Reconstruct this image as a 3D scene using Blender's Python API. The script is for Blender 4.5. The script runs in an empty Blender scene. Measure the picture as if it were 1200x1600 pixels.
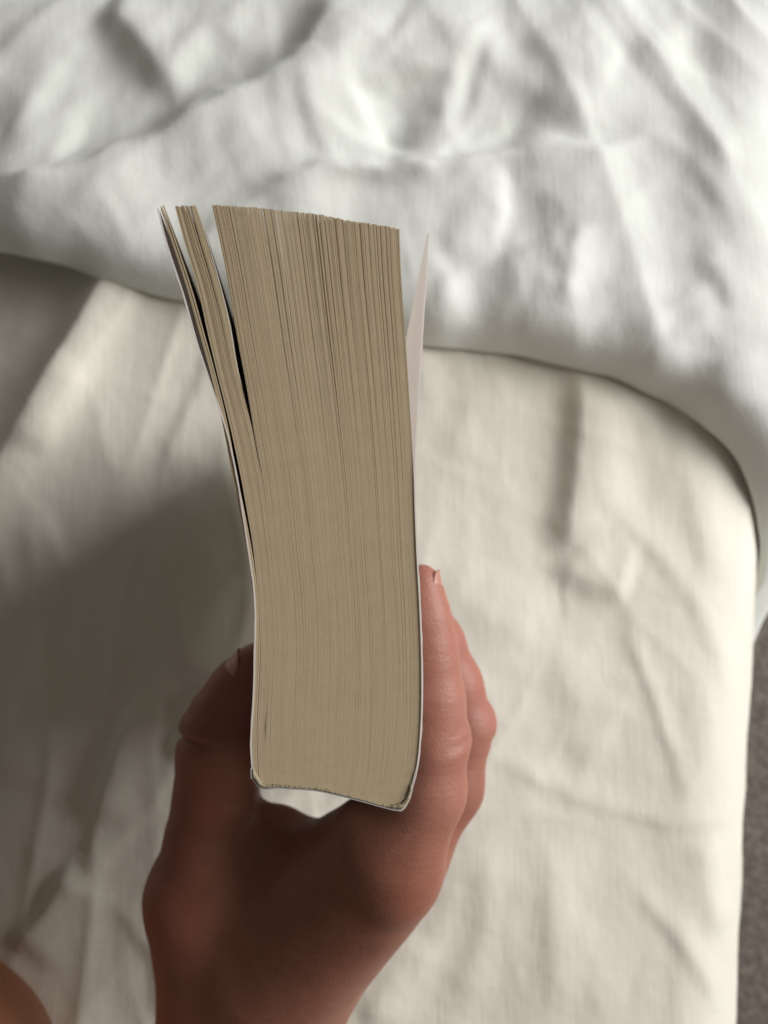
import bpy, bmesh, math, random
import numpy as np
from mathutils import Vector, Matrix

random.seed(7)
rng = np.random.default_rng(11)
scene = bpy.context.scene
col = scene.collection

# ---------------------------------------------------------------- camera
FPX = 1400.0                       # focal length in photograph pixels (1200 x 1600)
PITCH = math.radians(6)
CAM_DIST = 0.375                    # along the axis to the bed top (z = 0)
CAM = np.array([0.0, -CAM_DIST*math.sin(PITCH), CAM_DIST*math.cos(PITCH)])
FW = np.array([0.0, math.sin(PITCH), -math.cos(PITCH)])
UP = np.array([0.0, math.cos(PITCH), math.sin(PITCH)])
RT = np.array([1.0, 0.0, 0.0])
BOOK_D = 0.165                     # distance of the page ends facing the lens

cam_data = bpy.data.cameras.new('camera')
cam_data.sensor_fit = 'VERTICAL'
cam_data.sensor_height = 36.0
cam_data.lens = FPX/1600*36.0
cam_data.clip_start = 0.01
cam_data.clip_end = 50
cam_data.dof.use_dof = True
cam_data.dof.focus_distance = BOOK_D + 0.004
cam_data.dof.aperture_fstop = 18.5
cam = bpy.data.objects.new('camera', cam_data)
cam.location = CAM
cam.rotation_euler = (PITCH, 0, 0)
col.objects.link(cam)
scene.camera = cam

# ---------------------------------------------------------------- light
world = bpy.data.worlds.new('World')
scene.world = world
world.use_nodes = True
bgn = world.node_tree.nodes['Background']
bgn.inputs['Color'].default_value = (1.0, 0.93, 0.84, 1)
bgn.inputs['Strength'].default_value = 0.115

def area_lamp(name, loc, target, sx, sy, power, colour):
    d = bpy.data.lights.new(name, 'AREA')
    d.shape = 'RECTANGLE'; d.size = sx; d.size_y = sy
    d.energy = power; d.color = colour
    o = bpy.data.objects.new(name, d)
    o.location = loc
    v = Vector(target) - Vector(loc)
    o.rotation_euler = v.to_track_quat('-Z', 'Y').to_euler()
    col.objects.link(o)
    return o
window = area_lamp('window_light', (1.26, 0.34, 0.76), (0.0, 0.0, 0.05), 1.1, 0.9, 34, (1.0, 0.98, 1.0))

scene.view_settings.view_transform = 'Standard'
scene.view_settings.look = 'None'
scene.view_settings.exposure = 0.0
scene.view_settings.gamma = 1.0
scene.view_settings.use_curve_mapping = False

# ---------------------------------------------------------------- helpers
def cam2world(x, y, d):
    x = np.asarray(x, float)[..., None]; y = np.asarray(y, float)[..., None]; d = np.asarray(d, float)[..., None]
    return CAM + x*RT + y*UP + d*FW
def unproj(px, py, d):
    px = np.asarray(px, float); py = np.asarray(py, float)
    return cam2world((px-600)/FPX*d, (800-py)/FPX*d, d*np.ones_like(px))
def on_bed(px, py, z=0.0):
    px = np.asarray(px, float); py = np.asarray(py, float)
    r = ((px-600)/FPX)[..., None]*RT + ((800-py)/FPX)[..., None]*UP + FW
    t = (z-CAM[2])/r[..., 2]
    return CAM + r*t[..., None]

def mesh_obj(name, verts, faces, mat=None, parent=None, smooth=True, fix=False):
    me = bpy.data.meshes.new(name)
    me.from_pydata([tuple(map(float, v)) for v in verts], [], [tuple(map(int, f)) for f in faces])
    if fix:
        b = bmesh.new(); b.from_mesh(me)
        bmesh.ops.recalc_face_normals(b, faces=b.faces[:])
        b.to_mesh(me); b.free()
    me.polygons.foreach_set('use_smooth', [smooth]*len(me.polygons))
    me.update()
    o = bpy.data.objects.new(name, me)
    if mat: me.materials.append(mat)
    col.objects.link(o)
    if parent: o.parent = parent
    return o
def empty(name, loc=(0, 0, 0)):
    o = bpy.data.objects.new(name, None)
    o.empty_display_size = 0.02
    col.objects.link(o)
    return o
def tag(o, label=None, category=None, group=None, kind=None):
    for k, v in (('label', label), ('category', category), ('group', group), ('kind', kind)):
        if v: o[k] = v
    return o

# numpy gradient noise
_perm = rng.permutation(512)
_ga = rng.uniform(0, 2*math.pi, 512)
def perlin(x, y, seed=0):
    xi = np.floor(x).astype(int); yi = np.floor(y).astype(int)
    xf = x-xi; yf = y-yi
    def g(ix, iy, dx, dy):
        h = _perm[(_perm[(ix+seed*37) & 511] + iy) & 511]
        a = _ga[h]
        return np.cos(a)*dx + np.sin(a)*dy
    u = xf*xf*xf*(xf*(xf*6-15)+10); v = yf*yf*yf*(yf*(yf*6-15)+10)
    n00 = g(xi, yi, xf, yf); n10 = g(xi+1, yi, xf-1, yf)
    n01 = g(xi, yi+1, xf, yf-1); n11 = g(xi+1, yi+1, xf-1, yf-1)
    return (n00*(1-u)+n10*u)*(1-v) + (n01*(1-u)+n11*u)*v
def smooth01(t):
    t = np.clip(t, 0, 1); return t*t*(3-2*t)

# ---------------------------------------------------------------- materials
class NT:
    def __init__(s, name):
        s.m = bpy.data.materials.new(name); s.m.use_nodes = True
        s.t = s.m.node_tree; s.b = s.t.nodes['Principled BSDF']
    def n(s, typ, **kw):
        nd = s.t.nodes.new(typ)
        for k, v in kw.items():
            if k.startswith('_'): setattr(nd, k[1:], v)
            else: nd.inputs[k.replace('0', ' ')].default_value = v
        return nd
    def l(s, a, b): s.t.links.new(a, b)
    def coords(s, scale=(1, 1, 1)):
        tc = s.n('ShaderNodeTexCoord'); mp = s.n('ShaderNodeMapping')
        mp.inputs['Scale'].default_value = scale
        s.l(tc.outputs['Object'], mp.inputs['Vector']); return mp.outputs['Vector']
    def noise(s, vec, scale, detail=3, rough=0.55):
        nd = s.n('ShaderNodeTexNoise'); nd.inputs['Scale'].default_value = scale
        nd.inputs['Detail'].default_value = detail; nd.inputs['Roughness'].default_value = rough
        s.l(vec, nd.inputs['Vector']); return nd.outputs['Fac']
    def ramp(s, fac, stops):
        r = s.n('ShaderNodeValToRGB')
        while len(r.color_ramp.elements) < len(stops): r.color_ramp.elements.new(0.5)
        for e, (p, c) in zip(r.color_ramp.elements, stops):
            e.position = p; e.color = (*c, 1)
        s.l(fac, r.inputs['Fac']); return r.outputs['Color']
    def bump(s, height, strength, dist, normal=None):
        b = s.n('ShaderNodeBump'); b.inputs['Strength'].default_value = strength; b.inputs['Distance'].default_value = dist
        s.l(height, b.inputs['Height'])
        if normal is not None: s.l(normal, b.inputs['Normal'])
        return b.outputs['Normal']

def cloth_material(name, c0, c1, rough=0.85):
    k = NT(name)
    v = k.coords()
    big = k.noise(v, 9, 3)
    k.l(k.ramp(big, [(0.3, c0), (0.7, c1)]), k.b.inputs['Base Color'])
    k.b.inputs['Roughness'].default_value = rough
    k.b.inputs['Sheen Weight'].default_value = 0.25
    k.b.inputs['Sheen Roughness'].default_value = 0.5
    v1 = k.coords((1, 0.09, 1)); v2 = k.coords((0.09, 1, 1))
    warp = k.noise(v1, 620, 2); weft = k.noise(v2, 620, 2)
    mid = k.noise(v, 60, 4, 0.6)
    n = k.bump(mid, 0.12, 0.004)
    n = k.bump(warp, 0.28, 0.0005, n)
    n = k.bump(weft, 0.22, 0.0004, n)
    k.l(n, k.b.inputs['Normal'])
    return k.m
sheet_mat = cloth_material('sheet_cotton', (0.70, 0.67, 0.56), (0.745, 0.72, 0.615))
duvet_mat = cloth_material('duvet_cotton', (0.705, 0.725, 0.655), (0.75, 0.77, 0.71))

def carpet_material():
    k = NT('carpet_pile'); v = k.coords()
    f = k.noise(v, 140, 4, 0.7)
    k.l(k.ramp(f, [(0.3, (0.09, 0.075, 0.06)), (0.7, (0.25, 0.215, 0.18))]), k.b.inputs['Base Color'])
    k.b.inputs['Roughness'].default_value = 0.95
    k.l(k.bump(f, 0.9, 0.01), k.b.inputs['Normal'])
    return k.m
carpet_mat = carpet_material()

def paper_material():
    k = NT('aged_book_paper'); v = k.coords()
    at = k.n('ShaderNodeAttribute', _attribute_name='tone')
    base = k.ramp(at.outputs['Fac'], [(0.0, (0.34, 0.263, 0.16)), (0.5, (0.405, 0.322, 0.203)), (1.0, (0.475, 0.392, 0.262))])
    spot = k.noise(v, 300, 4, 0.65)
    mix = k.n('ShaderNodeMix', _data_type='RGBA', _blend_type='MULTIPLY')
    mix.inputs['Factor'].default_value = 1.0
    k.l(base, mix.inputs['A'])
    k.l(k.ramp(spot, [(0.25, (0.92, 0.92, 0.91)), (0.65, (1, 1, 1))]), mix.inputs['B'])
    k.l(mix.outputs['Result'], k.b.inputs['Base Color'])
    k.b.inputs['Roughness'].default_value = 0.9
    k.b.inputs['Specular IOR Level'].default_value = 0.2
    k.l(k.bump(k.noise(v, 1800, 3, 0.7), 0.15, 0.0003), k.b.inputs['Normal'])
    return k.m
paper_mat = paper_material()

def simple(name, c0, c1, scale, rough, bump=0.0, bdist=0.0005):
    k = NT(name); v = k.coords()
    f = k.noise(v, scale, 4, 0.6)
    k.l(k.ramp(f, [(0.3, c0), (0.7, c1)]), k.b.inputs['Base Color'])
    k.b.inputs['Roughness'].default_value = rough
    if bump: k.l(k.bump(f, bump, bdist), k.b.inputs['Normal'])
    return k.m
def card(m, amount):
    t = m.node_tree; p = t.nodes['Principled BSDF']; out = t.nodes['Material Output']
    tr = t.nodes.new('ShaderNodeBsdfTranslucent'); tr.inputs['Color'].default_value = (0.9, 0.86, 0.82, 1)
    mx = t.nodes.new('ShaderNodeMixShader'); mx.inputs['Fac'].default_value = amount
    t.links.new(p.outputs['BSDF'], mx.inputs[1]); t.links.new(tr.outputs['BSDF'], mx.inputs[2])
    t.links.new(mx.outputs['Shader'], out.inputs['Surface'])
cover_in_mat = simple('cover_board_white', (0.76, 0.73, 0.69), (0.82, 0.79, 0.75), 60, 0.6, 0.2)
cover_out_mat = simple('cover_print', (0.40, 0.39, 0.42), (0.50, 0.49, 0.52), 90, 0.4, 0.1)
card(cover_in_mat, 0.58); card(cover_out_mat, 0.58)
page_face_mat = simple('page_face', (0.66, 0.61, 0.50), (0.72, 0.67, 0.56), 80, 0.85)
card(page_face_mat, 0.35)
glue_mat = simple('binding_glue', (0.24, 0.20, 0.12), (0.34, 0.285, 0.18), 900, 0.55, 0.6, 0.0008)

def skin_material(name, c0, c1, red):
    k = NT(name); v = k.coords()
    blot = k.noise(v, 45, 4, 0.6); red_n = k.noise(v, 18, 2)
    a = k.ramp(blot, [(0.3, c0), (0.7, c1)])
    mix = k.n('ShaderNodeMix', _data_type='RGBA')
    k.l(k.ramp(red_n, [(0.42, (0, 0, 0)), (0.7, (0.85, 0.85, 0.85))]), mix.inputs['Factor'])
    k.l(a, mix.inputs['A']); mix.inputs['B'].default_value = (*red, 1)
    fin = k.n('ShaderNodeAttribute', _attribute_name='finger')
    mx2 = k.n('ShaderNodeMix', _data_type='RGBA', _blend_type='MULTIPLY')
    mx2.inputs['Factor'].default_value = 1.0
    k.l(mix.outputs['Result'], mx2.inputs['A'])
    k.l(k.ramp(fin.outputs['Fac'], [(0.0, (0.90, 0.86, 0.80)), (1.0, (1.0, 1.0, 1.0))]), mx2.inputs['B'])  # wrist, palm and thumb browner: part skin tone, part painted shade
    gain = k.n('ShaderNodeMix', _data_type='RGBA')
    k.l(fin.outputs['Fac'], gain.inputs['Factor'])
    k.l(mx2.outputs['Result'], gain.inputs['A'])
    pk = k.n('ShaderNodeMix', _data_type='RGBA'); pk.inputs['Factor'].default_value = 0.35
    k.l(mx2.outputs['Result'], pk.inputs['A']); pk.inputs['B'].default_value = (0.45, 0.205, 0.15, 1)  # fingers pinker and lighter: part skin tone, part painted light
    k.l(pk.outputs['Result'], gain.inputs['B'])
    k.l(gain.outputs['Result'], k.b.inputs['Base Color'])
    k.b.inputs['Roughness'].default_value = 0.5
    k.b.inputs['Specular IOR Level'].default_value = 0.35
    k.b.inputs['Subsurface Weight'].default_value = 0.55
    k.b.inputs['Subsurface Radius'].default_value = (0.8, 0.32, 0.22)
    k.b.inputs['Subsurface Scale'].default_value = 0.0055
    vo = k.n('ShaderNodeTexVoronoi', _feature='DISTANCE_TO_EDGE'); vo.inputs['Scale'].default_value = 900
    k.l(v, vo.inputs['Vector'])
    vl = k.coords((0.5, 2.2, 1))
    n = k.bump(k.noise(vl, 260, 4, 0.65), 0.2, 0.001)
    n = k.bump(vo.outputs['Distance'], 0.25, 0.0004, n)
    k.l(n, k.b.inputs['Normal'])
    return k.m
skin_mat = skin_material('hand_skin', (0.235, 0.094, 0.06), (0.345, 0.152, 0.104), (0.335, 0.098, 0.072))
knee_mat = skin_material('knee_skin', (0.42, 0.19, 0.10), (0.50, 0.25, 0.14), (0.46, 0.18, 0.10))  # lighter, more orange than the hand: colour stands in for warm bounce light
nail_mat = simple('nail', (0.44, 0.215, 0.16), (0.50, 0.265, 0.20), 200, 0.3)
nail_mat.node_tree.nodes['Principled BSDF'].inputs['Subsurface Weight'].default_value = 0.3
nail_mat.node_tree.nodes['Principled BSDF'].inputs['Subsurface Scale'].default_value = 0.002

# ---------------------------------------------------------------- bed frame of reference
E0 = on_bed(1188, 1580)[:2]; E1 = on_bed(1222, 800)[:2]
AX = (E1-E0)/np.linalg.norm(E1-E0)           # along the mattress edge, away from the viewer
BX = np.array([-AX[1], AX[0]])               # inward, towards the left of the picture
RND = 0.035
def to_ab(p):
    q = np.asarray(p)[..., :2]-E0
    return q@AX, q@BX
def from_ab(a, b, z):
    xy = E0 + a[..., None]*AX + b[..., None]*BX
    return np.concatenate([xy, z[..., None]], -1)
def wrap(a, b, h):
    """point on the mattress skin at (a, b) lifted by h along its normal; b < RND bends over the side"""
    t = np.clip((RND-b)/RND, 0, math.pi/2)
    down = np.maximum(0, (RND-b)-RND*math.pi/2)
    bb = np.where(b > RND, b, RND-RND*np.sin(t)-h*np.sin(t))
    z = np.where(b > RND, h, -RND+(RND+h)*np.cos(t)-down)
    return from_ab(a, bb, z)

def stroke_h(A, B, strokes, z=0.0, kh=0.6, kw=0.6):
    """sum of creases; each (pixels, height, half width, side): side>0 makes the ridge steep on its left, <0 on its right"""
    H = np.zeros_like(A)
    for pts, hgt, w, side in strokes:
        hgt *= kh; w *= kw
        P = np.array(pts, float)
        pa, pb = to_ab(on_bed(P[:, 0], P[:, 1], z))
        best = np.full(A.shape, 9.0); sgn = np.zeros_like(A); along = np.zeros_like(A)
        L = np.r_[0, np.cumsum(np.hypot(np.diff(pa), np.diff(pb)))]
        lo_a, hi_a, lo_b, hi_b = pa.min()-6*w, pa.max()+6*w, pb.min()-6*w, pb.max()+6*w
        m = (A > lo_a) & (A < hi_a) & (B > lo_b) & (B < hi_b)
        if not m.any(): continue
        a = A[m]; b = B[m]
        bd = np.full(a.shape, 9.0); bs = np.zeros_like(a); bl = np.zeros_like(a)
        for i in range(len(pa)-1):
            da, db = pa[i+1]-pa[i], pb[i+1]-pb[i]; ll = math.hypot(da, db)+1e-9
            t = np.clip(((a-pa[i])*da+(b-pb[i])*db)/ll**2, 0, 1)
            ex = a-pa[i]-t*da; ey = b-pb[i]-t*db
            d = np.hypot(ex, ey); s = np.sign(da*ey-db*ex)
            u = d < bd
            bd[u] = d[u]; bs[u] = s[u]; bl[u] = (L[i]+t*ll)[u]
        d = -bd*bs
        wl = w*(1-0.55*max(side, 0)); wr = w*(1-0.55*max(-side, 0))   # sharp flank / long flank
        wl2 = w*(1+0.9*max(-side, 0)); wr2 = w*(1+0.9*max(side, 0))
        g = np.where(d > 0, np.exp(-(d/(wl if side > 0 else wl2))**2), np.exp(-(d/(wr if side < 0 else wr2))**2))
        fade = smooth01(bl/(0.25*L[-1]+1e-6))*smooth01((L[-1]-bl)/(0.25*L[-1]+1e-6))*0.85+0.15
        H[m] += hgt*g*fade
    return H

def fold_step(A, B, pts, depth, w, length, lip, z):
    """a turned-back layer: the cloth drops by depth beyond the line (away from the viewer) and climbs back over length"""
    P = np.array(pts, float); pa, pb = to_ab(on_bed(P[:, 0], P[:, 1], z))
    bd = np.full(A.shape, 9.0); bs = np.ones_like(A); bl = np.zeros_like(A)
    L = np.r_[0, np.cumsum(np.hypot(np.diff(pa), np.diff(pb)))]
    for i in range(len(pa)-1):
        da, db = pa[i+1]-pa[i], pb[i+1]-pb[i]; ll = math.hypot(da, db)+1e-9
        t = np.clip(((A-pa[i])*da+(B-pb[i])*db)/ll**2, 0, 1)
        ex = A-pa[i]-t*da; ey = B-pb[i]-t*db
        d = np.hypot(ex, ey); u = d < bd
        bd = np.where(u, d, bd); bs = np.where(u, np.sign(da*ey-db*ex), bs); bl = np.where(u, L[i]+t*ll, bl)
    d = bd*bs
    fade = smooth01(bl/(0.2*L[-1]))*smooth01((L[-1]-bl)/(0.2*L[-1]))
    dp = np.maximum(d, 0)
    return fade*(lip*np.exp(-(d/(2.2*w))**2) - depth*(1-np.exp(-(dp/w)**2))*np.exp(-dp/length))

def grid_mesh(name, P, mat, parent=None):
    n, m = P.shape[:2]
    idx = np.arange(n*m).reshape(n, m)
    F = np.stack([idx[:-1, :-1], idx[1:, :-1], idx[1:, 1:], idx[:-1, 1:]], -1).reshape(-1, 4)
    me = bpy.data.meshes.new(name)
    me.vertices.add(n*m); me.vertices.foreach_set('co', P.reshape(-1).astype(np.float32))
    me.loops.add(F.size); me.loops.foreach_set('vertex_index', F.reshape(-1).astype(np.int32))
    me.polygons.add(len(F)); me.polygons.foreach_set('loop_start', np.arange(0, F.size, 4, dtype=np.int32))
    me.polygons.foreach_set('use_smooth', np.ones(len(F), bool))
    me.update(calc_edges=True); me.validate()
    me.materials.append(mat)
    o = bpy.data.objects.new(name, me); col.objects.link(o)
    if parent: o.parent = parent
    return o

# ---------------------------------------------------------------- carpet
g = np.linspace(-1.6, 1.6, 161)
X, Y = np.meshgrid(g, g, indexing='xy')
Z = -0.42 + 0.006*perlin(X*30, Y*30, 3)
carpet = grid_mesh('carpet', np.stack([X, Y, Z], -1), carpet_mat)
tag(carpet, 'grey brown carpet on the floor beside the bed', 'carpet', kind='structure')

# ---------------------------------------------------------------- bed: sheet over the mattress
bed = empty('bed')
tag(bed, 'mattress under a creased cream white bottom sheet, its edge above the carpet', 'bed')
aa = np.arange(-0.30, 0.75, 0.0017); bb = np.r_[np.arange(-0.42, -0.03, 0.02), np.arange(-0.03, 0.70, 0.0017)]
A, B = np.meshgrid(aa, bb, indexing='ij')
sheet_strokes = [
    # right of the book
    ([(912, 560), (902, 680), (886, 800), (882, 880)], 0.024, 0.015, 0.8),
    ([(880, 850), (900, 885), (940, 905), (990, 922)], 0.013, 0.014, 0.5),
    ([(935, 770), (1010, 850), (1080, 930), (1130, 1020), (1150, 1110)], 0.004, 0.007, 0.35),
    ([(975, 960), (1010, 1060), (1045, 1180), (1062, 1260)], 0.0035, 0.005, 0.35),
    ([(740, 1165), (830, 1215), (930, 1250), (1030, 1285), (1165, 1275)], 0.0032, 0.006, 0.35),
    ([(990, 1380), (1050, 1450), (1110, 1540), (1140, 1600)], 0.004, 0.006, 0.35),
    ([(1010, 600), (1020, 690), (1060, 800)], 0.003, 0.010, 0.35),
    ([(770, 560), (740, 640), (690, 720)], 0.004, 0.014, 0.35),
    ([(800, 880), (770, 980), (780, 1080)], 0.003, 0.010, 0.35),
    ([(720, 1300), (690, 1420), (640, 1560)], 0.004, 0.010, 0.35),
    ([(820, 1330), (800, 1450), (820, 1590)], 0.003, 0.010, 0.35),
    ([(900, 1420), (930, 1500), (935, 1600)], 0.003, 0.009, 0.35),
    ([(955, 600), (948, 720), (955, 820)], 0.006, 0.014, 0.3),
    ([(1075, 700), (1090, 820), (1120, 930)], 0.006, 0.010, 0.3),
    ([(860, 1000), (900, 1100), (890, 1200)], 0.006, 0.014, 0.3),
    ([(700, 900), (760, 960), (840, 1000)], 0.005, 0.014, 0.3),
    ([(1090, 1290), (1110, 1400), (1150, 1480)], 0.006, 0.010, 0.3),
    ([(760, 1300), (750, 1450), (720, 1590)], 0.007, 0.012, 0.3),
    ([(870, 1300), (868, 1450), (880, 1590)], 0.006, 0.012, 0.3),
    ([(650, 1450), (610, 1540), (590, 1610)], 0.008, 0.010, 0.3),
    # left of the book
    ([(345, 520), (320, 600), (270, 690), (250, 760)], 0.005, 0.012, 1),
    ([(215, 1080), (180, 1180), (150, 1290)], 0.020, 0.008, 1),
    ([(300, 1120), (240, 1250), (160, 1340), (40, 1440)], 0.005, 0.014, -1),
    ([(120, 1340), (70, 1420), (20, 1480)], 0.014, 0.010, 1),
    ([(60, 800), (110, 900), (90, 980)], 0.008, 0.012, -1),
    ([(330, 1060), (290, 1130), (262, 1200)], 0.014, 0.008, 1),
    ([(70, 1010), (40, 1120), (-10, 1230)], 0.014, 0.012, 1),
    ([(140, 560), (90, 640), (60, 720)], 0.010, 0.012, -1),
    ([(300, 820), (250, 920), (200, 1050)], 0.005, 0.018, 1),
    ([(180, 1400), (260, 1500), (240, 1600)], 0.005, 0.014, 1),
]
Aw = A+0.006*perlin(A*16, B*16, 31)+0.0006*perlin(A*70, B*70, 33); Bw = B+0.006*perlin(A*16+9, B*16, 32)+0.0006*perlin(A*70, B*70+5, 34)
H = stroke_h(Aw, Bw, sheet_strokes, 0.0, 0.27, 0.75)
# the sheet falls away to the left of a long soft fold
fp = on_bed(np.array([186., 120., 20., -80.]), np.array([430., 590., 760., 900.]))
fa, fb = to_ab(fp)
d = ((A-fa[0])*(fb[-1]-fb[0])-(B-fb[0])*(fa[-1]-fa[0]))/math.hypot(fa[-1]-fa[0], fb[-1]-fb[0])
if (np.interp(0, [0], [0]) == 0) and d[np.argmin(abs(aa-fa[0])), -1] < 0: d = -d
ramp_a = smooth01((A-fa[-1]+0.05)/0.15)
H += -0.9*np.maximum(0, d-0.004)*np.exp(-np.maximum(0, d)/0.09)*ramp_a + 0.006*np.exp(-(d/0.012)**2)*ramp_a
wx = A+0.02*perlin(A*9, B*9, 1); wy = B+0.02*perlin(A*9+7, B*9, 2)
H += 0.0028*perlin(wx*6, wy*17, 4) + 0.0005*perlin(wx*22, wy*70, 5)
# fine pulled creases, long and branching, running with the fold direction
for ang, sc, st, amp, sd in ((0.25, 34, 0.16, 0.0011, 41), (-0.5, 30, 0.18, 0.0010, 42), (1.1, 26, 0.2, 0.0006, 43)):
    ca, sa_ = math.cos(ang), math.sin(ang)
    u_ = (wx*ca+wy*sa_)*sc*st; v_ = (-wx*sa_+wy*ca)*sc
    q_ = 1-np.abs(perlin(u_+0.5*perlin(u_*2, v_*0.7, sd+5), v_, sd))*3.2
    H += amp*np.clip(q_, 0, 1)**2*smooth01(perlin(A*8+sd, B*8, sd+9)*2.2+0.35)
r1 = 1-np.abs(perlin(wx*9+3, wy*26, 6))*2
H += 0.0014*np.clip(r1, 0, 1)**4*smooth01(perlin(A*6, B*6, 7)*2+0.5)
H += 0.00015*perlin(A*150, B*220, 8)
sheet = grid_mesh('bottom_sheet', wrap(A, B+(0.003*perlin(A*9, A*0+2, 61)+0.0012*perlin(A*32, A*0+2, 62))*smooth01((0.12-B)/0.1), H+0.001), sheet_mat, bed)
# mattress body under the sheet
def mattress():
    bm = bmesh.new()
    a0, a1, b0, b1, z0, z1 = -0.29, 0.74, 0.006, 0.69, -0.30, -0.03
    vs = []
    for z in (z0, z1):
        for (a, b) in ((a0, b0), (a1, b0), (a1, b1), (a0, b1)):
            vs.append(bm.verts.new(from_ab(np.array(a), np.array(b), np.array(z))))
    for f in ((3, 2, 1, 0), (4, 5, 6, 7), (0, 1, 5, 4), (1, 2, 6, 5), (2, 3, 7, 6), (3, 0, 4, 7)):
        bm.faces.new([vs[i] for i in f])
    bmesh.ops.recalc_face_normals(bm, faces=bm.faces[:])
    bmesh.ops.bevel(bm, geom=bm.edges[:], offset=0.02, segments=3, affect='EDGES')
    me = bpy.data.meshes.new('mattress'); bm.to_mesh(me); bm.free()
    me.materials.append(sheet_mat)
    o = bpy.data.objects.new('mattress', me); col.objects.link(o); o.parent = bed
mattress()

# ---------------------------------------------------------------- duvet
edge_px = np.array([(-160, 372), (-60, 378), (0, 386), (100, 405), (180, 438), (280, 468), (400, 498), (520, 515), (660, 530),
                    (800, 547), (960, 582), (1080, 640), (1150, 695), (1190, 762)], float)
ea, eb = to_ab(on_bed(edge_px[:, 0], edge_px[:, 1], 0.012))
o_ = np.argsort(eb); ea, eb = ea[o_], eb[o_]
eb = np.r_[-0.32, -0.12, -0.03, eb]; ea = np.r_[ea[0]-0.17, ea[0]-0.12, ea[0]-0.05, ea]
bb = np.arange(-0.32, 0.69, 0.002)
edge = np.interp(bb, eb, ea)
k = np.exp(-(np.arange(-12, 13)/5.0)**2); k /= k.sum()
edge = np.convolve(np.pad(edge, 12, mode='edge'), k, mode='valid')
edge += 0.004*perlin(bb*14, bb*0, 9)+0.0016*perlin(bb*45, bb*0+3, 10)
THK = 0.017; RR = 0.0030
tau = np.r_[np.linspace(-0.045, 0, 14), np.linspace(0, 1, 16)[1:]*0, ]
# roll profile: underside -> round lip -> top
off, hh = [], []
for s in np.linspace(0.05, 0.0, 10)[:-1]: off.append(s+RR); hh.append(0.003)
for t in np.linspace(-90, 22, 13): off.append(RR-RR*math.cos(math.radians(t))*(1.0 if t < 0 else 1.0)); hh.append(0.003+RR+RR*math.sin(math.radians(t)))
n_lip = len(off)
o_end, h_end = off[-1], hh[-1]
for s in np.arange(0.001, 0.46, 0.002): off.append(o_end+s); hh.append(h_end+THK*(1-math.exp(-s/0.007)))
off = np.array(off); hh = np.array(hh)
A = edge[None, :]+off[:, None]; B = np.broadcast_to(bb[None, :], A.shape).copy()
duvet_strokes = [
    # broad rolls and hollows
    ([(40, 90), (160, 140), (260, 160), (330, 160)], -0.020, 0.040, 0),
    ([(600, 100), (612, 160), (596, 220)], -0.022, 0.016, 0),
    ([(770, 320), (830, 330), (850, 380)], -0.012, 0.020, 0),
    ([(700, 110), (790, 150), (850, 190)], -0.012, 0.026, 0),
    # creases
    ([(-60, 300), (60, 275), (150, 245), (250, 205), (330, 165), (400, 130), (480, 70)], 0.020, 0.014, -0.8),
    ([(150, -10), (200, 35), (250, 75), (310, 110)], 0.026, 0.013, 0.5),
    ([(20, 150), (60, 170), (110, 190)], 0.012, 0.020, -0.5),
    ([(390, 150), (470, 125), (540, 100), (548, 60), (505, 25)], 0.012, 0.014, -0.3),
    ([(470, 190), (530, 170), (590, 150)], 0.010, 0.022, -0.2),
    ([(600, 40), (650, 70), (640, 120)], 0.012, 0.014, 0.4),
    ([(640, 160), (650, 220), (690, 250)], 0.010, 0.016, 0.4),
    ([(440, 268), (560, 255), (700, 246), (820, 236), (960, 218)], 0.011, 0.008, 0.6),
    ([(690, 10), (715, 55), (790, 90), (900, 150), (960, 200)], 0.014, 0.014, 0.3),
    ([(700, 400), (722, 350), (748, 300), (800, 262)], 0.009, 0.012, 0),
    ([(912, 320), (908, 400), (890, 470)], 0.009, 0.008, 0.5),
    ([(1005, 10), (1050, 90), (1110, 180), (1190, 270)], 0.009, 0.010, 0.2),
    ([(1010, 120), (1055, 200), (1110, 270), (1160, 350)], 0.008, 0.009, 0.2),
    ([(1095, 360), (1130, 430), (1160, 500)], 0.009, 0.009, 0.3),
    ([(1055, 440), (1080, 490), (1070, 540)], 0.009, 0.010, 0.3),
    ([(1130, 540), (1160, 590), (1185, 650)], 0.009, 0.010, 0.2),
    ([(960, 420), (990, 480), (1030, 520)], 0.007, 0.010, 0.4),
    ([(680, 440), (740, 470), (830, 480)], 0.008, 0.014, 0.4),
    ([(730, 120), (790, 150), (800, 200)], 0.008, 0.016, 0.4),
    ([(330, 20), (400, 60), (440, 60)], 0.010, 0.014, 0.4),
    ([(850, 20), (900, 70), (980, 110)], 0.008, 0.012, 0.3),
    ([(1120, 20), (1160, 120), (1200, 200)], 0.007, 0.010, 0.2),
    ([(735, 530), (712, 470), (680, 420)], 0.008, 0.010, 0.5),
    ([(830, 520), (850, 460), (870, 410)], 0.006, 0.010, -0.4),
    ([(960, 560), (975, 520), (960, 470)], 0.006, 0.010, -0.4),
    ([(90, 370), (130, 330), (190, 300)], 0.006, 0.014, -0.4),
]
Aw = A+0.007*perlin(A*28, B*28, 35)+0.002*perlin(A*80, B*80, 37); Bw = B+0.007*perlin(A*28+9, B*28, 36)+0.002*perlin(A*80, B*80+5, 38)
Hd = stroke_h(Aw, Bw, duvet_strokes, 0.03, 0.26, 0.85)
Hd += fold_step(Aw, Bw, [(-160, 325), (-40, 298), (60, 275), (150, 248), (250, 208), (330, 165), (400, 130), (480, 70), (540, -20), (560, -80)], 0.011, 0.010, 0.05, 0.0035, 0.03)
Hd += fold_step(Aw, Bw, [(380, 285), (450, 267), (560, 255), (700, 246), (820, 236), (960, 218), (1050, 190)], 0.006, 0.0035, 0.03, 0.0015, 0.03)
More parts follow.
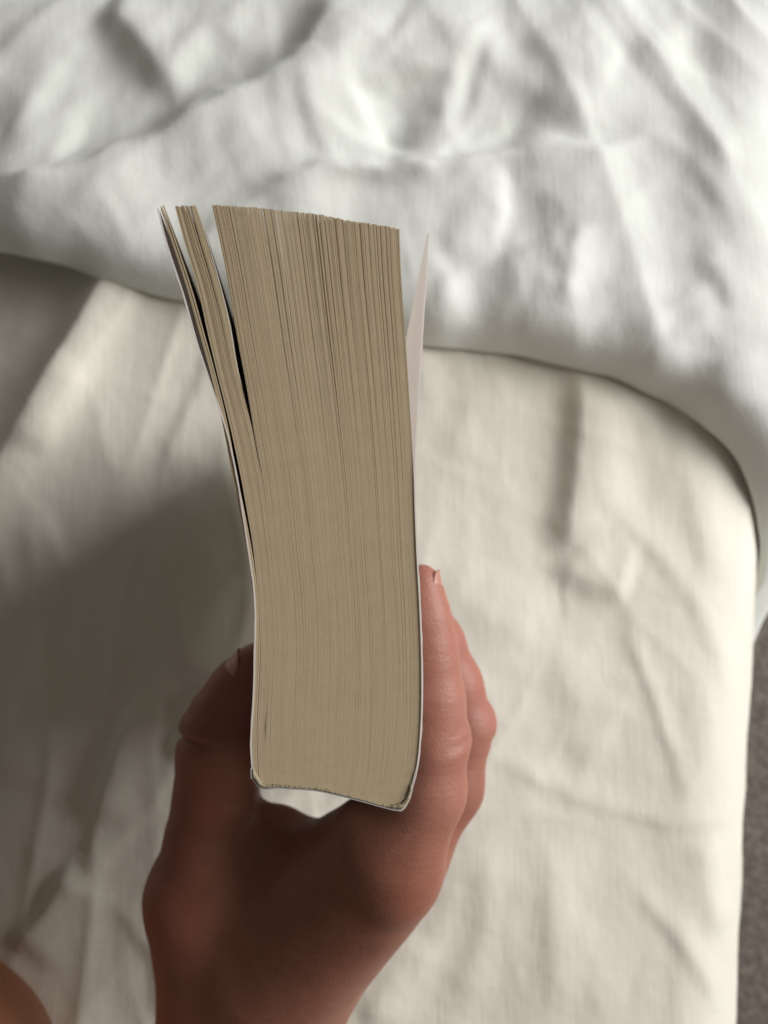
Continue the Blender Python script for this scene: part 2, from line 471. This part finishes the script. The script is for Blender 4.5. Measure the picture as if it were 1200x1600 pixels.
wx = A+0.03*perlin(A*7, B*7, 11); wy = B+0.03*perlin(A*7+5, B*7, 12)
Hd += 0.004*perlin(wx*6, wy*6, 13) + 0.0006*perlin(wx*16, wy*24, 14)
for ang, sc, st, amp, sd in ((0.50, 26, 0.11, 0.0019, 51), (-0.95, 24, 0.11, 0.0019, 52), (0.62, 55, 0.10, 0.0006, 53), (-0.8, 50, 0.10, 0.0006, 54)):
    ca, sa_ = math.cos(ang), math.sin(ang)
    u_ = (wx*ca+wy*sa_)*sc*st; v_ = (-wx*sa_+wy*ca)*sc
    q_ = 1-np.abs(perlin(u_+0.5*perlin(u_*2, v_*0.7, sd+5), v_, sd))*2.8
    side_m = smooth01((0.24-B)/0.12) if ang > 0 else smooth01((B-0.12)/0.12)      # creases lean one way on the right, the other on the left
    Hd += amp*np.clip(q_, 0, 1)**1.6*smooth01(perlin(A*7+sd, B*7, sd+9)*2.2+0.5)*side_m
rd = 1-np.abs(perlin(wx*11, wy*13+4, 15))*2
Hd += 0.0003*np.clip(rd, 0, 1)**3
rd = 1-np.abs(perlin(wx*26, wy*24+9, 16))*2
Hd += 0.0006*np.clip(rd, 0, 1)**3 + 0.00015*perlin(A*150, B*150, 17)
Hd -= Hd[n_lip+20:].mean()
edge_in = 0.75*smooth01(off/0.006)[:, None]+0.25*smooth01((off-RR)/0.04)[:, None]
lipn = (0.0022*perlin(A*34, B*34, 18)+0.004*perlin(A*12, B*26, 20))*smooth01((np.arange(len(off))-9)/6.0)[:, None]
Hd = hh[:, None] + Hd*edge_in + lipn + 0.004*perlin(B*12, A*6, 19)*np.minimum(1, hh/0.02)[:, None]
Hd = np.maximum(Hd, 0.0025)
duvet = grid_mesh('duvet', wrap(A, B, Hd), duvet_mat)
tag(duvet, 'rumpled white duvet folded back across the top of the bed', 'duvet')

# ---------------------------------------------------------------- paperback book
book = empty('paperback_book')
tag(book, 'thick worn paperback held upright, page ends to the viewer, pages fanning apart', 'book')
VPX, VPY = 540.0, 1050.0
WDIR = ((VPX-600)/FPX)*RT + ((800-VPY)/FPX)*UP + FW
WDIR /= np.linalg.norm(WDIR)
BOOK_H = 0.176
BOOK_P0 = unproj(520., 1240., BOOK_D)          # a point of the page-end plane, which is square to WDIR
def bpt(px, py, w):
    px = np.asarray(px, float); py = np.asarray(py, float)
    r = ((px-600)/FPX)[..., None]*RT + ((800-py)/FPX)[..., None]*UP + FW
    t = ((BOOK_P0-CAM)@WDIR)/(r@WDIR)
    return CAM + r*t[..., None] + np.asarray(w)[..., None]*WDIR

def curve(pts):
    P = np.array(sorted(pts, key=lambda q: q[1]), float)
    def f(y):
        # smooth (monotone-ish) cubic through the traced points
        y = np.asarray(y, float)
        xs, ys = P[:, 0], P[:, 1]
        m = np.gradient(xs, ys)
        i = np.clip(np.searchsorted(ys, y)-1, 0, len(ys)-2)
        h = ys[i+1]-ys[i]; t = (y-ys[i])/h
        h00 = 2*t**3-3*t**2+1; h10 = t**3-2*t**2+t; h01 = -2*t**3+3*t**2; h11 = t**3-t**2
        r = h00*xs[i]+h10*h*m[i]+h01*xs[i+1]+h11*h*m[i+1]
        r = np.where(y < ys[0], xs[0]+(y-ys[0])*m[0], r)
        return np.where(y > ys[-1], xs[-1]+(y-ys[-1])*m[-1], r)
    return f
left_out = curve([(245, 322), (253, 358), (287, 466), (308, 540), (330, 605), (352, 670), (367, 735), (378, 800), (387, 860), (394, 906), (398, 963), (397, 1006), (395, 1090), (391, 1160), (394, 1214)])
right_out = curve([(670, 366), (667, 432), (660, 540), (654, 648), (650.5, 713), (651, 800), (653, 860), (658, 953), (661, 1056), (659, 1144), (651, 1211), (640, 1246)])
a_right = curve([(256, 321), (276, 380), (297.5, 445), (317, 514), (334, 575), (352, 648), (371, 748), (383, 805), (400, 906), (406, 1006), (401, 1160), (404, 1220)])
b_left = curve([(273, 321), (287, 375), (308, 445), (326, 527), (343, 592), (364, 679), (386, 791), (401, 906), (407, 1006), (402, 1160), (405, 1220)])
b_right = curve([(306, 322), (319, 365), (341, 440), (356, 497), (371, 583), (379, 618), (392.5, 670), (400.5, 713), (410, 757), (420.5, 850), (430, 950), (432, 1006), (427, 1160), (430, 1220)])
m_left = curve([(331, 320), (352, 419), (373, 540), (386, 609), (401, 700), (411, 757), (421, 850), (431, 950), (433, 1006), (428, 1160), (431, 1222)])
m_right = curve([(624, 358), (627, 432), (633, 518), (640, 627), (646, 735), (648, 800), (650.5, 860), (655.5, 953), (658.5, 1056), (656.5, 1144), (648, 1211), (634, 1248)])
_bl, _br = b_left, b_right
b_left = lambda y: _bl(y)-1.6*smooth01((np.asarray(y)-520)/80)*smooth01((860-np.asarray(y))/80)
b_right = lambda y: _br(y)+1.5*smooth01((np.asarray(y)-560)/60)*smooth01((790-np.asarray(y))/60)
bottom = curve([(1214, 392), (1226, 402), (1231, 440), (1236, 500), (1242, 527), (1250, 560), (1261, 600), (1265, 618), (1264, 630), (1246, 641), (1226, 648)])  # y as function of x
fore = curve([(320, 331), (323, 380), (324, 400), (328, 430), (337, 510), (345, 545), (348, 570), (353, 600), (358, 624)])

def sheets_mesh(name, xl, xr, n, ytop, parent, width_fill=0.93, jit_top=0.0, tone0=0.5, seed=0, groups=None, nseg=40, wj=0.00005, sink=0.0):
    """n leaves between the curves xl and xr, every leaf a thin bent board running the height of the book"""
    r = np.random.default_rng(seed)
    s_edges = np.sort(r.uniform(0.75, 1.25, n)).copy(); r.shuffle(s_edges)
    s_edges = np.r_[0, np.cumsum(s_edges)]; s_edges /= s_edges[-1]
    V, Fc, T = [], [], []
    off_walk = 0.0
    clump = np.cumsum(r.normal(0, 1, n)); clump -= np.linspace(clump[0], clump[-1], n); clump /= max(1e-6, np.abs(clump).max())
    for i in range(n):
        sa, sb = s_edges[i], s_edges[i+1]; sm = (sa+sb)/2
        yb = None
        xm_bot = xl(1225)+(xr(1225)-xl(1225))*sm
        yb = float(bottom(xm_bot))-2.0
        yt = float(ytop(xl(330)+(xr(345)-xl(330))*sm)) + r.normal(0, 0.55) + (2.0*r.random() if r.random() < 0.08 else 0)
        y = np.linspace(yb, yt, nseg)
        v = smooth01((y-yt)/(900-yt))           # 0 at the fore edge, 1 low down
        loose = (1-v)**1.5
        sj = jit_top*loose*(clump[i]*2.2 + r.normal(0, 0.35))/n
        L = xl(y); R = xr(y)
        c = L+(R-L)*np.clip(sm+sj*np.sin(np.pi*sm), 0, 1)
        hw = (R-L)*(sb-sa)/2*(width_fill-0.05*loose*(n > 30)) 
        hw = np.minimum(hw, 1.4)
        if 10 < n < 30 and i in (7, 8): hw = hw*(1-0.75*smooth01(1-np.abs(y-(1140-18*(i-7)))/28))
        w0 = abs(r.normal(0, wj))*(0.10+loose*1.2) + 0.0000025*np.cumsum(r.normal(0, 1, nseg)) + sink*smooth01((y-560)/120)
        base = len(V)
        fl = bpt(c-hw, y, w0); fr = bpt(c+hw, y, w0)
        bl = bpt(c-hw, y, BOOK_H+w0*0); br = bpt(c+hw, y, BOOK_H+w0*0)
        for q in range(nseg): V.extend((fl[q], fr[q], br[q], bl[q]))
        for q in range(nseg-1):
            o = base+4*q
            for e in range(4):
                Fc.append((o+e, o+(e+1) % 4, o+4+(e+1) % 4, o+4+e))
        Fc.append((base, base+3, base+2, base+1)); o = base+4*(nseg-1); Fc.append((o, o+1, o+2, o+3))
        tone = np.clip(tone0+(0.2*clump[i]+r.normal(0, 0.10))*(0.25+0.7*loose), 0, 1)
        T.extend(np.repeat(tone, 4))
    ob = mesh_obj(name, V, Fc, paper_mat, parent, smooth=False, fix=True)
    at = ob.data.attributes.new('tone', 'FLOAT', 'POINT')
    at.data.foreach_set('value', np.array(T, np.float32))
    return ob

tag(sheets_mesh('page_block', m_left, m_right, 146, fore, book, 1.0, 0.35, 0.5, 3), kind='stuff')
flat = lambda y0: (lambda x: y0+0*np.asarray(x))
tag(sheets_mesh('page_bundle', b_left, lambda y: b_right(y)+1.2*smooth01((y-760)/100), 16, flat(321.5), book, 1.0, 0.5, 0.5, 4), 'loose bundle of pages fanned away from the block', kind='stuff')
# separate leaves beside the cover and in the gap
def leaf(xc, ytop, hw, seed, tone=0.6, sink=0.0):
    o = sheets_mesh('page', lambda y: xc(y)-hw, lambda y: xc(y)+hw, 1, flat(ytop), book, 1.0, 0, tone, seed, sink=sink)
    return o
leaf(lambda y: a_right(y)-0.9, 321, 1.15, 21, 0.75)
leaf(lambda y: a_right(y)-3.6-1.2*smooth01((700-y)/300), 323, 1.25, 22, 0.5)
leaf(lambda y: a_right(y)-6.0, 326, 1.2, 23, 0.4)
lf = leaf(lambda y: b_right(y)+0.9+1.2*smooth01((520-y)/200), 324, 0.7, 24, 1.0, 0.003)
lf.data.materials[0] = page_face_mat

def cover_strip(name, curve_in, curve_out, y0, y1, mat_in, mat_out, flare=None, nseg=50, nw=8):
    y = np.linspace(y0, y1, nseg)
    W = np.linspace(-0.0003, BOOK_H+0.0006, nw)
    V = []; F = []
    for side, c in ((0, curve_in), (1, curve_out)):
        for w in W:
            x = c(y) + (flare(y, w) if flare else 0)
            V.extend(bpt(x, y + 0.6*np.sin(y*0.35+w*900)*(0), w))
    n = nseg*nw
    for s in (0, 1):
        for i in range(nw-1):
            for j in range(nseg-1):
                o = s*n+i*nseg+j
                F.append((o, o+1, o+nseg+1, o+nseg))
    nf_in = (nw-1)*(nseg-1)
    for i in range(nw-1):
        for j in (0, nseg-1):
            o = i*nseg+j; F.append((o, o+nseg, o+nseg+n, o+n))
    for j in range(nseg-1):
        for i in (0, nw-1):
            o = i*nseg+j; F.append((o, o+1, o+1+n, o+n))
    ob = mesh_obj(name, V, F, mat_in, book, smooth=False, fix=True)
    ob.data.materials.append(mat_out)
    for k_, p in enumerate(ob.data.polygons):
        if nf_in <= k_ < 2*nf_in: p.material_index = 1
    return ob
rag = lambda y: 0.35*np.sin(y*0.21)+0.3*np.sin(y*0.083+1)+0.25*np.sin(y*0.53)
cover_strip('front_cover', lambda y: left_out(y)+2.3, lambda y: left_out(y)+rag(y)*0.6, 1216, 327, cover_in_mat, cover_out_mat)
cover_strip('back_cover', lambda y: right_out(y)-2.6, lambda y: right_out(y)+rag(y)*0.7, 1250, 366, cover_in_mat, cover_out_mat,
            flare=lambda y, w: -w/BOOK_H*10*smooth01((640-y)/260))
# spine
def spine():
    xs = np.r_[np.linspace(392, 402, 6), np.linspace(408, 610, 40), np.linspace(614, 642, 12)]
    yo = bottom(xs); W = (-0.0003, BOOK_H+0.0006)
    # close the two corners up to the covers
    pts_o = [(391.5, 1200)] + list(zip(xs, yo+1.4)) + [(652, 1205)]
    pts_i = [(394.5, 1200)] + list(zip(xs+np.interp(xs, [392, 404, 600, 642], [3, 1, 0, -3]), yo-1.8)) + [(648.5, 1205)]
    V = []; F = []
    for w in W:
        for (x, y) in pts_o: V.append(bpt(x, y, w))
        for (x, y) in pts_i: V.append(bpt(x, y, w))
    n = len(pts_o)
    for i in range(n-1):
        F += [(i, i+1, n+i+1, n+i), (2*n+i, 2*n+i+1, 3*n+i+1, 3*n+i), (i, i+1, 2*n+i+1, 2*n+i), (n+i, n+i+1, 3*n+i+1, 3*n+i)]
    ob = mesh_obj('spine', V, F, cover_in_mat, book, smooth=False, fix=True)
    ob.data.materials.append(cover_out_mat)
    for k_, p in enumerate(ob.data.polygons):
        if k_ % 4 == 2: p.material_index = 1
spine()
# dried glue along the spine
def glue():
    r = np.random.default_rng(5)
    xs = np.linspace(396, 642, 150); yb = bottom(xs)-1.5
    hgt = np.interp(xs, [396, 400, 412, 440, 560, 600, 625, 636, 642], [24, 17, 7, 5, 7, 8, 16, 20, 26])+2.2*np.cumsum(r.normal(0, .5, 150))*0.25+r.normal(0, 0.7, 150)
    hgt = np.clip(hgt, 2, 30)
    V = []; F = []
    for i in range(150):
        V += [bpt(xs[i], yb[i], -0.00045), bpt(xs[i], yb[i]-hgt[i]*0.6, -0.0005), bpt(xs[i], yb[i]-hgt[i], 0.0001)]
        if i:
            o = 3*i; F += [(o-3, o, o+1, o-2), (o-2, o+1, o+2, o-1)]
    ob = mesh_obj('binding_glue', V, F, glue_mat, book, smooth=True, fix=True)
    md = ob.modifiers.new('thick', 'SOLIDIFY'); md.thickness = 0.0003
glue()

# ---------------------------------------------------------------- the reader's hand
def cp(px, py, d):
    return np.array([(px-600)/FPX*d, (800-py)/FPX*d, d])
VOX = 0.00105
hand_lo = np.array([-0.088, -0.215, 0.190]); hand_hi = np.array([0.040, -0.012, 0.335])
nxyz = np.ceil((hand_hi-hand_lo)/VOX).astype(int)
gx, gy, gz = [hand_lo[i]+VOX*np.arange(nxyz[i], dtype=np.float32) for i in range(3)]
GX = gx[:, None, None].astype(np.float32); GY = gy[None, :, None].astype(np.float32); GZ = gz[None, None, :].astype(np.float32)

def cone(p0, r0, p1, r1):
    p0 = p0.astype(np.float32); d = (p1-p0).astype(np.float32); L2 = float(d@d)
    t = np.clip(((GX-p0[0])*d[0]+(GY-p0[1])*d[1]+(GZ-p0[2])*d[2])/L2, 0, 1)
    q = (GX-p0[0]-t*d[0])**2+(GY-p0[1]-t*d[1])**2+(GZ-p0[2]-t*d[2])**2
    return np.sqrt(q)-(r0+t*(r1-r0))/1000.0
def smin(a, b, k):
    h = np.clip(0.5+0.5*(b-a)/k, 0, 1)
    return b+(a-b)*h-k*h*(1-h)
def chain(pts, k=0.004):
    f = None
    for (p, r), (q, s) in zip(pts[:-1], pts[1:]):
        c = cone(cp(*p), r, cp(*q), s)
        f = c if f is None else smin(f, c, k)
    return f
INDEX = [((620, 1338, 0.2300), 11.87), ((664, 1235, 0.2280), 9.85), ((674, 1155, 0.2260), 8.93), ((672, 1090, 0.2250), 8.11), ((667, 1020, 0.2240), 7.28), ((661, 962, 0.2235), 6.30), ((659, 918, 0.2230), 4.40), ((659, 904, 0.2228), 3.20)]
MIDDLE = [((632, 1328, 0.2530), 11.96), ((700, 1230, 0.2520), 9.38), ((722, 1132, 0.2500), 8.35), ((706, 1070, 0.2480), 7.90), ((682, 1005, 0.2460), 7.16), ((652, 935, 0.2430), 5.96)]
RING = [((618, 1338, 0.2760), 11.58), ((690, 1150, 0.2740), 8.33), ((663, 1020, 0.2700), 7.21), ((645, 955, 0.2660), 5.82)]
PINKY = [((600, 1360, 0.2960), 10.24), ((655, 1200, 0.2960), 7.45), ((645, 1100, 0.2920), 6.51), ((638, 1040, 0.2880), 5.39)]
THUMB = [((345, 1540, .272), 18), ((316, 1400, .268), 16.4), ((330, 1310, .264), 12.8), ((338, 1245, .262), 11.8), ((342, 1180, .260), 11.6), ((352, 1137, .258), 11.6), ((380, 1082, .256), 9.5), ((402, 1045, .254), 7.4)]
fingers = chain(INDEX)
for fch in (MIDDLE, RING, PINKY):
    fingers = smin(fingers, chain(fch), 0.0014)
palm = None
for a, ra, b, rb in [
    ((385, 1640, .274), 26.5, (430, 1520, .272), 22),
    ((430, 1520, .268), 21, (600, 1375, .234), 12.5),
    ((440, 1540, .276), 19, (620, 1342, .254), 12),
    ((440, 1560, .290), 17, (606, 1352, .276), 11.3),
    ((430, 1580, .300), 15, (592, 1370, .294), 10),
    ((385, 1640, .274), 26, (370, 1900, .272), 28),
    ((370, 1560, .272), 20, (330, 1430, .268), 16.5),
    ((420, 1480, .268), 18, (360, 1360, .266), 12.5),
    ((365, 1335, .266), 12, (428, 1325, .264), 10.3),
    ((428, 1325, .264), 10.3, (484, 1350, .260), 9.6),
    ((500, 1352, .256), 9.5, (582, 1308, .234), 11.3),
    ((430, 1505, .262), 20, (604, 1350, .2405), 13.0),
    ((470, 1440, .266), 18, (560, 1370, .246), 14)]:
    c = cone(cp(*a), ra, cp(*b), rb)
    palm = c if palm is None else smin(palm, c, 0.009)
F = smin(palm, fingers, 0.007)
F = smin(F, chain(THUMB), 0.006)
def crease(c, axis, amp, sig, rad):
    global F
    c = cp(*c); ax = np.array(axis, float); ax /= np.linalg.norm(ax)
    s = (GX-c[0])*ax[0]+(GY-c[1])*ax[1]+(GZ-c[2])*ax[2]
    r2 = (GX-c[0])**2+(GY-c[1])**2+(GZ-c[2])**2
    F = F + (amp*np.exp(-(s/sig)**2)*np.exp(-(r2/rad**2)**2)).astype(np.float32)
def knob(c, amp, rad):
    global F
    c = cp(*c)
    r2 = (GX-c[0])**2+(GY-c[1])**2+(GZ-c[2])**2
    F = F - (amp*np.exp(-r2/rad**2)).astype(np.float32)
# thumb knuckle folds
crease((290, 1158, .252), (0.12, 1, 0), 0.0028, 0.0012, 0.011)
crease((300, 1122, .250), (0.35, 1, 0), 0.0016, 0.0012, 0.010)
knob((292, 1140, .254), 0.0008, 0.005)
crease((395, 1255, .256), (0.3, 1, 0), 0.0006, 0.0016, 0.010)
# index and middle knuckle folds
crease((712, 1163, .221), (-0.25, 1, 0), 0.0012, 0.0010, 0.006)
crease((716, 1142, .221), (-0.55, 1, 0), 0.0009, 0.0009, 0.006)
knob((722, 1150, .225), 0.0010, 0.0035)
crease((763, 1158, .248), (-0.1, 1, 0), 0.0007, 0.0009, 0.006)
crease((757, 1098, .248), (-0.5, 1, 0), 0.0004, 0.0010, 0.006)
knob((766, 1125, .250), 0.0006, 0.006)
crease((700, 1020, .221), (-0.4, 1, 0), 0.0005, 0.0012, 0.006)
# tendon and hollow on the palm side of the web
knob((402, 1385, .254), 0.0030, 0.012)
knob((362, 1350, .252), -0.0022, 0.009)

def surface_nets(F):
    S = F < 0
    n0, n1, n2 = F.shape
    cs = [S[i:n0-1+i, j:n1-1+j, k_:n2-1+k_] for i in (0, 1) for j in (0, 1) for k_ in (0, 1)]
    tot = sum(c.astype(np.int8) for c in cs)
    act = (tot > 0) & (tot < 8)
    I, J, K = np.nonzero(act)
    vid = np.full(act.shape, -1, np.int64); vid[I, J, K] = np.arange(len(I))
    corner = [(i, j, k_) for i in (0, 1) for j in (0, 1) for k_ in (0, 1)]
    vals = np.stack([F[I+i, J+j, K+k_] for i, j, k_ in corner], 1)
    acc = np.zeros((len(I), 3)); cnt = np.zeros(len(I))
    for a in range(8):
        for b in range(a+1, 8):
            ca, cb = np.array(corner[a]), np.array(corner[b])
            if np.abs(ca-cb).sum() != 1: continue
            va, vb = vals[:, a], vals[:, b]
            m = (va < 0) != (vb < 0)
            t = va[m]/(va[m]-vb[m])
            acc[m] += ca+t[:, None]*(cb-ca); cnt[m] += 1
    P = np.stack([I, J, K], 1)+acc/cnt[:, None]
    Q = []
    for ax in range(3):
        sl0 = [slice(1, -1)]*3; sl1 = [slice(1, -1)]*3
        sl0[ax] = slice(0, -1); sl1[ax] = slice(1, None)
        ch = S[tuple(sl0)] != S[tuple(sl1)]
        idx = np.stack(np.nonzero(ch), 1)
        o = np.ones(3, int); o[ax] = 0
        idx = idx+o
        u, v = [x for x in range(3) if x != ax]
        def at(du, dv):
            q = idx.copy(); q[:, u] += du; q[:, v] += dv
            return vid[q[:, 0], q[:, 1], q[:, 2]]
        quad = np.stack([at(-1, -1), at(0, -1), at(0, 0), at(-1, 0)], 1)
        Q.append(quad)
    Q = np.concatenate(Q); Q = Q[(Q >= 0).all(1)]
    return P, Q
P, Q = surface_nets(F)
# light relaxation of the lattice
for it in range(3):
    acc = np.zeros_like(P); cnt = np.zeros(len(P))
    for a, b in ((0, 1), (1, 2), (2, 3), (3, 0)):
        np.add.at(acc, Q[:, a], P[Q[:, b]]); np.add.at(acc, Q[:, b], P[Q[:, a]])
        np.add.at(cnt, Q[:, a], 1); np.add.at(cnt, Q[:, b], 1)
    P = P*0.5+0.5*acc/np.maximum(cnt, 1)[:, None]
Pc = hand_lo+P*VOX
person = empty('person')
tag(person, 'bare right hand of the reader gripping the book from below, bare knee in the corner', 'person')
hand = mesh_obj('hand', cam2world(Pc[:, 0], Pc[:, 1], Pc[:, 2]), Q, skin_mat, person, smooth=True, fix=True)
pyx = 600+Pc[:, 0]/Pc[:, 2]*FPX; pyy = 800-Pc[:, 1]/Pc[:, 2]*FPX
fw_ = np.clip(smooth01((1400-pyy)/260)*smooth01((pyx-540)/110), 0, 1)       # along the four fingers: natural pink plus light painted into the skin
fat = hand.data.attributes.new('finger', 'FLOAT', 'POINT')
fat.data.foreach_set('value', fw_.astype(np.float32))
del F, palm, fingers

# nails: curved plates on the back of the last finger joint
def nail(p0, p1, r, dorsal, t0, t1, half_deg, tip_over=0.0):
    a = cp(*p0); b = cp(*p1); ax = b-a; L = np.linalg.norm(ax); ax /= L
    dv = np.array(dorsal, float); dv -= ax*(dv@ax); dv /= np.linalg.norm(dv)
    sv = np.cross(ax, dv)
    V = []; Fc = []; nu, nv = 12, 13
    for i in range(nu):
        s = i/(nu-1); t = t0+(t1-t0)*s
        w = 1-0.55*max(0, (s-0.6)/0.4)**2-0.2*max(0, (0.2-s)/0.2)**2
        rr = (r[0]+(r[1]-r[0])*min(1, t))/1000*(1.07-0.10*max(0, s-0.6)/0.4)
        for j in range(nv):
            th = math.radians(half_deg*w*(2*j/(nv-1)-1))
            q = a+ax*(L*t)+rr*(dv*math.cos(th)+sv*math.sin(th)*0.95)
            V.append(cam2world(q[0], q[1], q[2]))
    for i in range(nu-1):
        for j in range(nv-1):
            o = i*nv+j; Fc.append((o, o+1, o+nv+1, o+nv))
    ob = mesh_obj('fingernail', V, Fc, nail_mat, hand, smooth=True, fix=True)
    md = ob.modifiers.new('thick', 'SOLIDIFY'); md.thickness = 0.0005; md.offset = 0
    return ob
nail((668, 1010, .224), (660, 915, .223), (7.1, 4.5), (1, 0.12, -0.30), 0.50, 1.24, 46)
nail((682, 1005, .246), (652, 935, .243), (7.15, 6.0), (1, 0.4, -0.1), 0.5, 1.4, 55)
nail((663, 1020, .270), (645, 955, .266), (7.2, 5.8), (1, 0.3, 0), 0.5, 1.4, 55)
nail((645, 1100, .292), (638, 1040, .288), (6.5, 5.4), (1, 0.2, 0), 0.5, 1.4, 55)
nail((352, 1137, .258), (402, 1045, .254), (11.6, 7.6), (-1, 0.45, -0.25), 0.5, 1.12, 48)

# knee / thigh resting on the sheet in the near left corner
def knee():
    p0 = on_bed(-120, 1610, 0.05); p1 = p0+np.array([-0.16, -0.30, 0.02])
    ax = (p1-p0)/np.linalg.norm(p1-p0); sd = np.cross(ax, [0, 0, 1]); sd /= np.linalg.norm(sd); up = np.cross(sd, ax)
    V = []; Fc = []; n, m = 30, 40
    for i in range(n):
        s = i/(n-1)
        t = (1-math.cos(s*math.pi*0.5))*1.0
        r = 0.052*math.sqrt(max(0, 1-(1-min(1, s*2.2))**2))+0.018*s
        for j in range(m):
            th = 2*math.pi*j/m
            q = p0+ax*(0.34*t-0.02)+r*(sd*math.cos(th)*1.05+up*math.sin(th))
            V.append(q)
    for i in range(n-1):
        for j in range(m):
            Fc.append((i*m+j, i*m+(j+1) % m, (i+1)*m+(j+1) % m, (i+1)*m+j))
    Fc.append(tuple(range((n-1)*m, n*m)))
    mesh_obj('knee', V, Fc, knee_mat, person, smooth=True, fix=True)
knee()
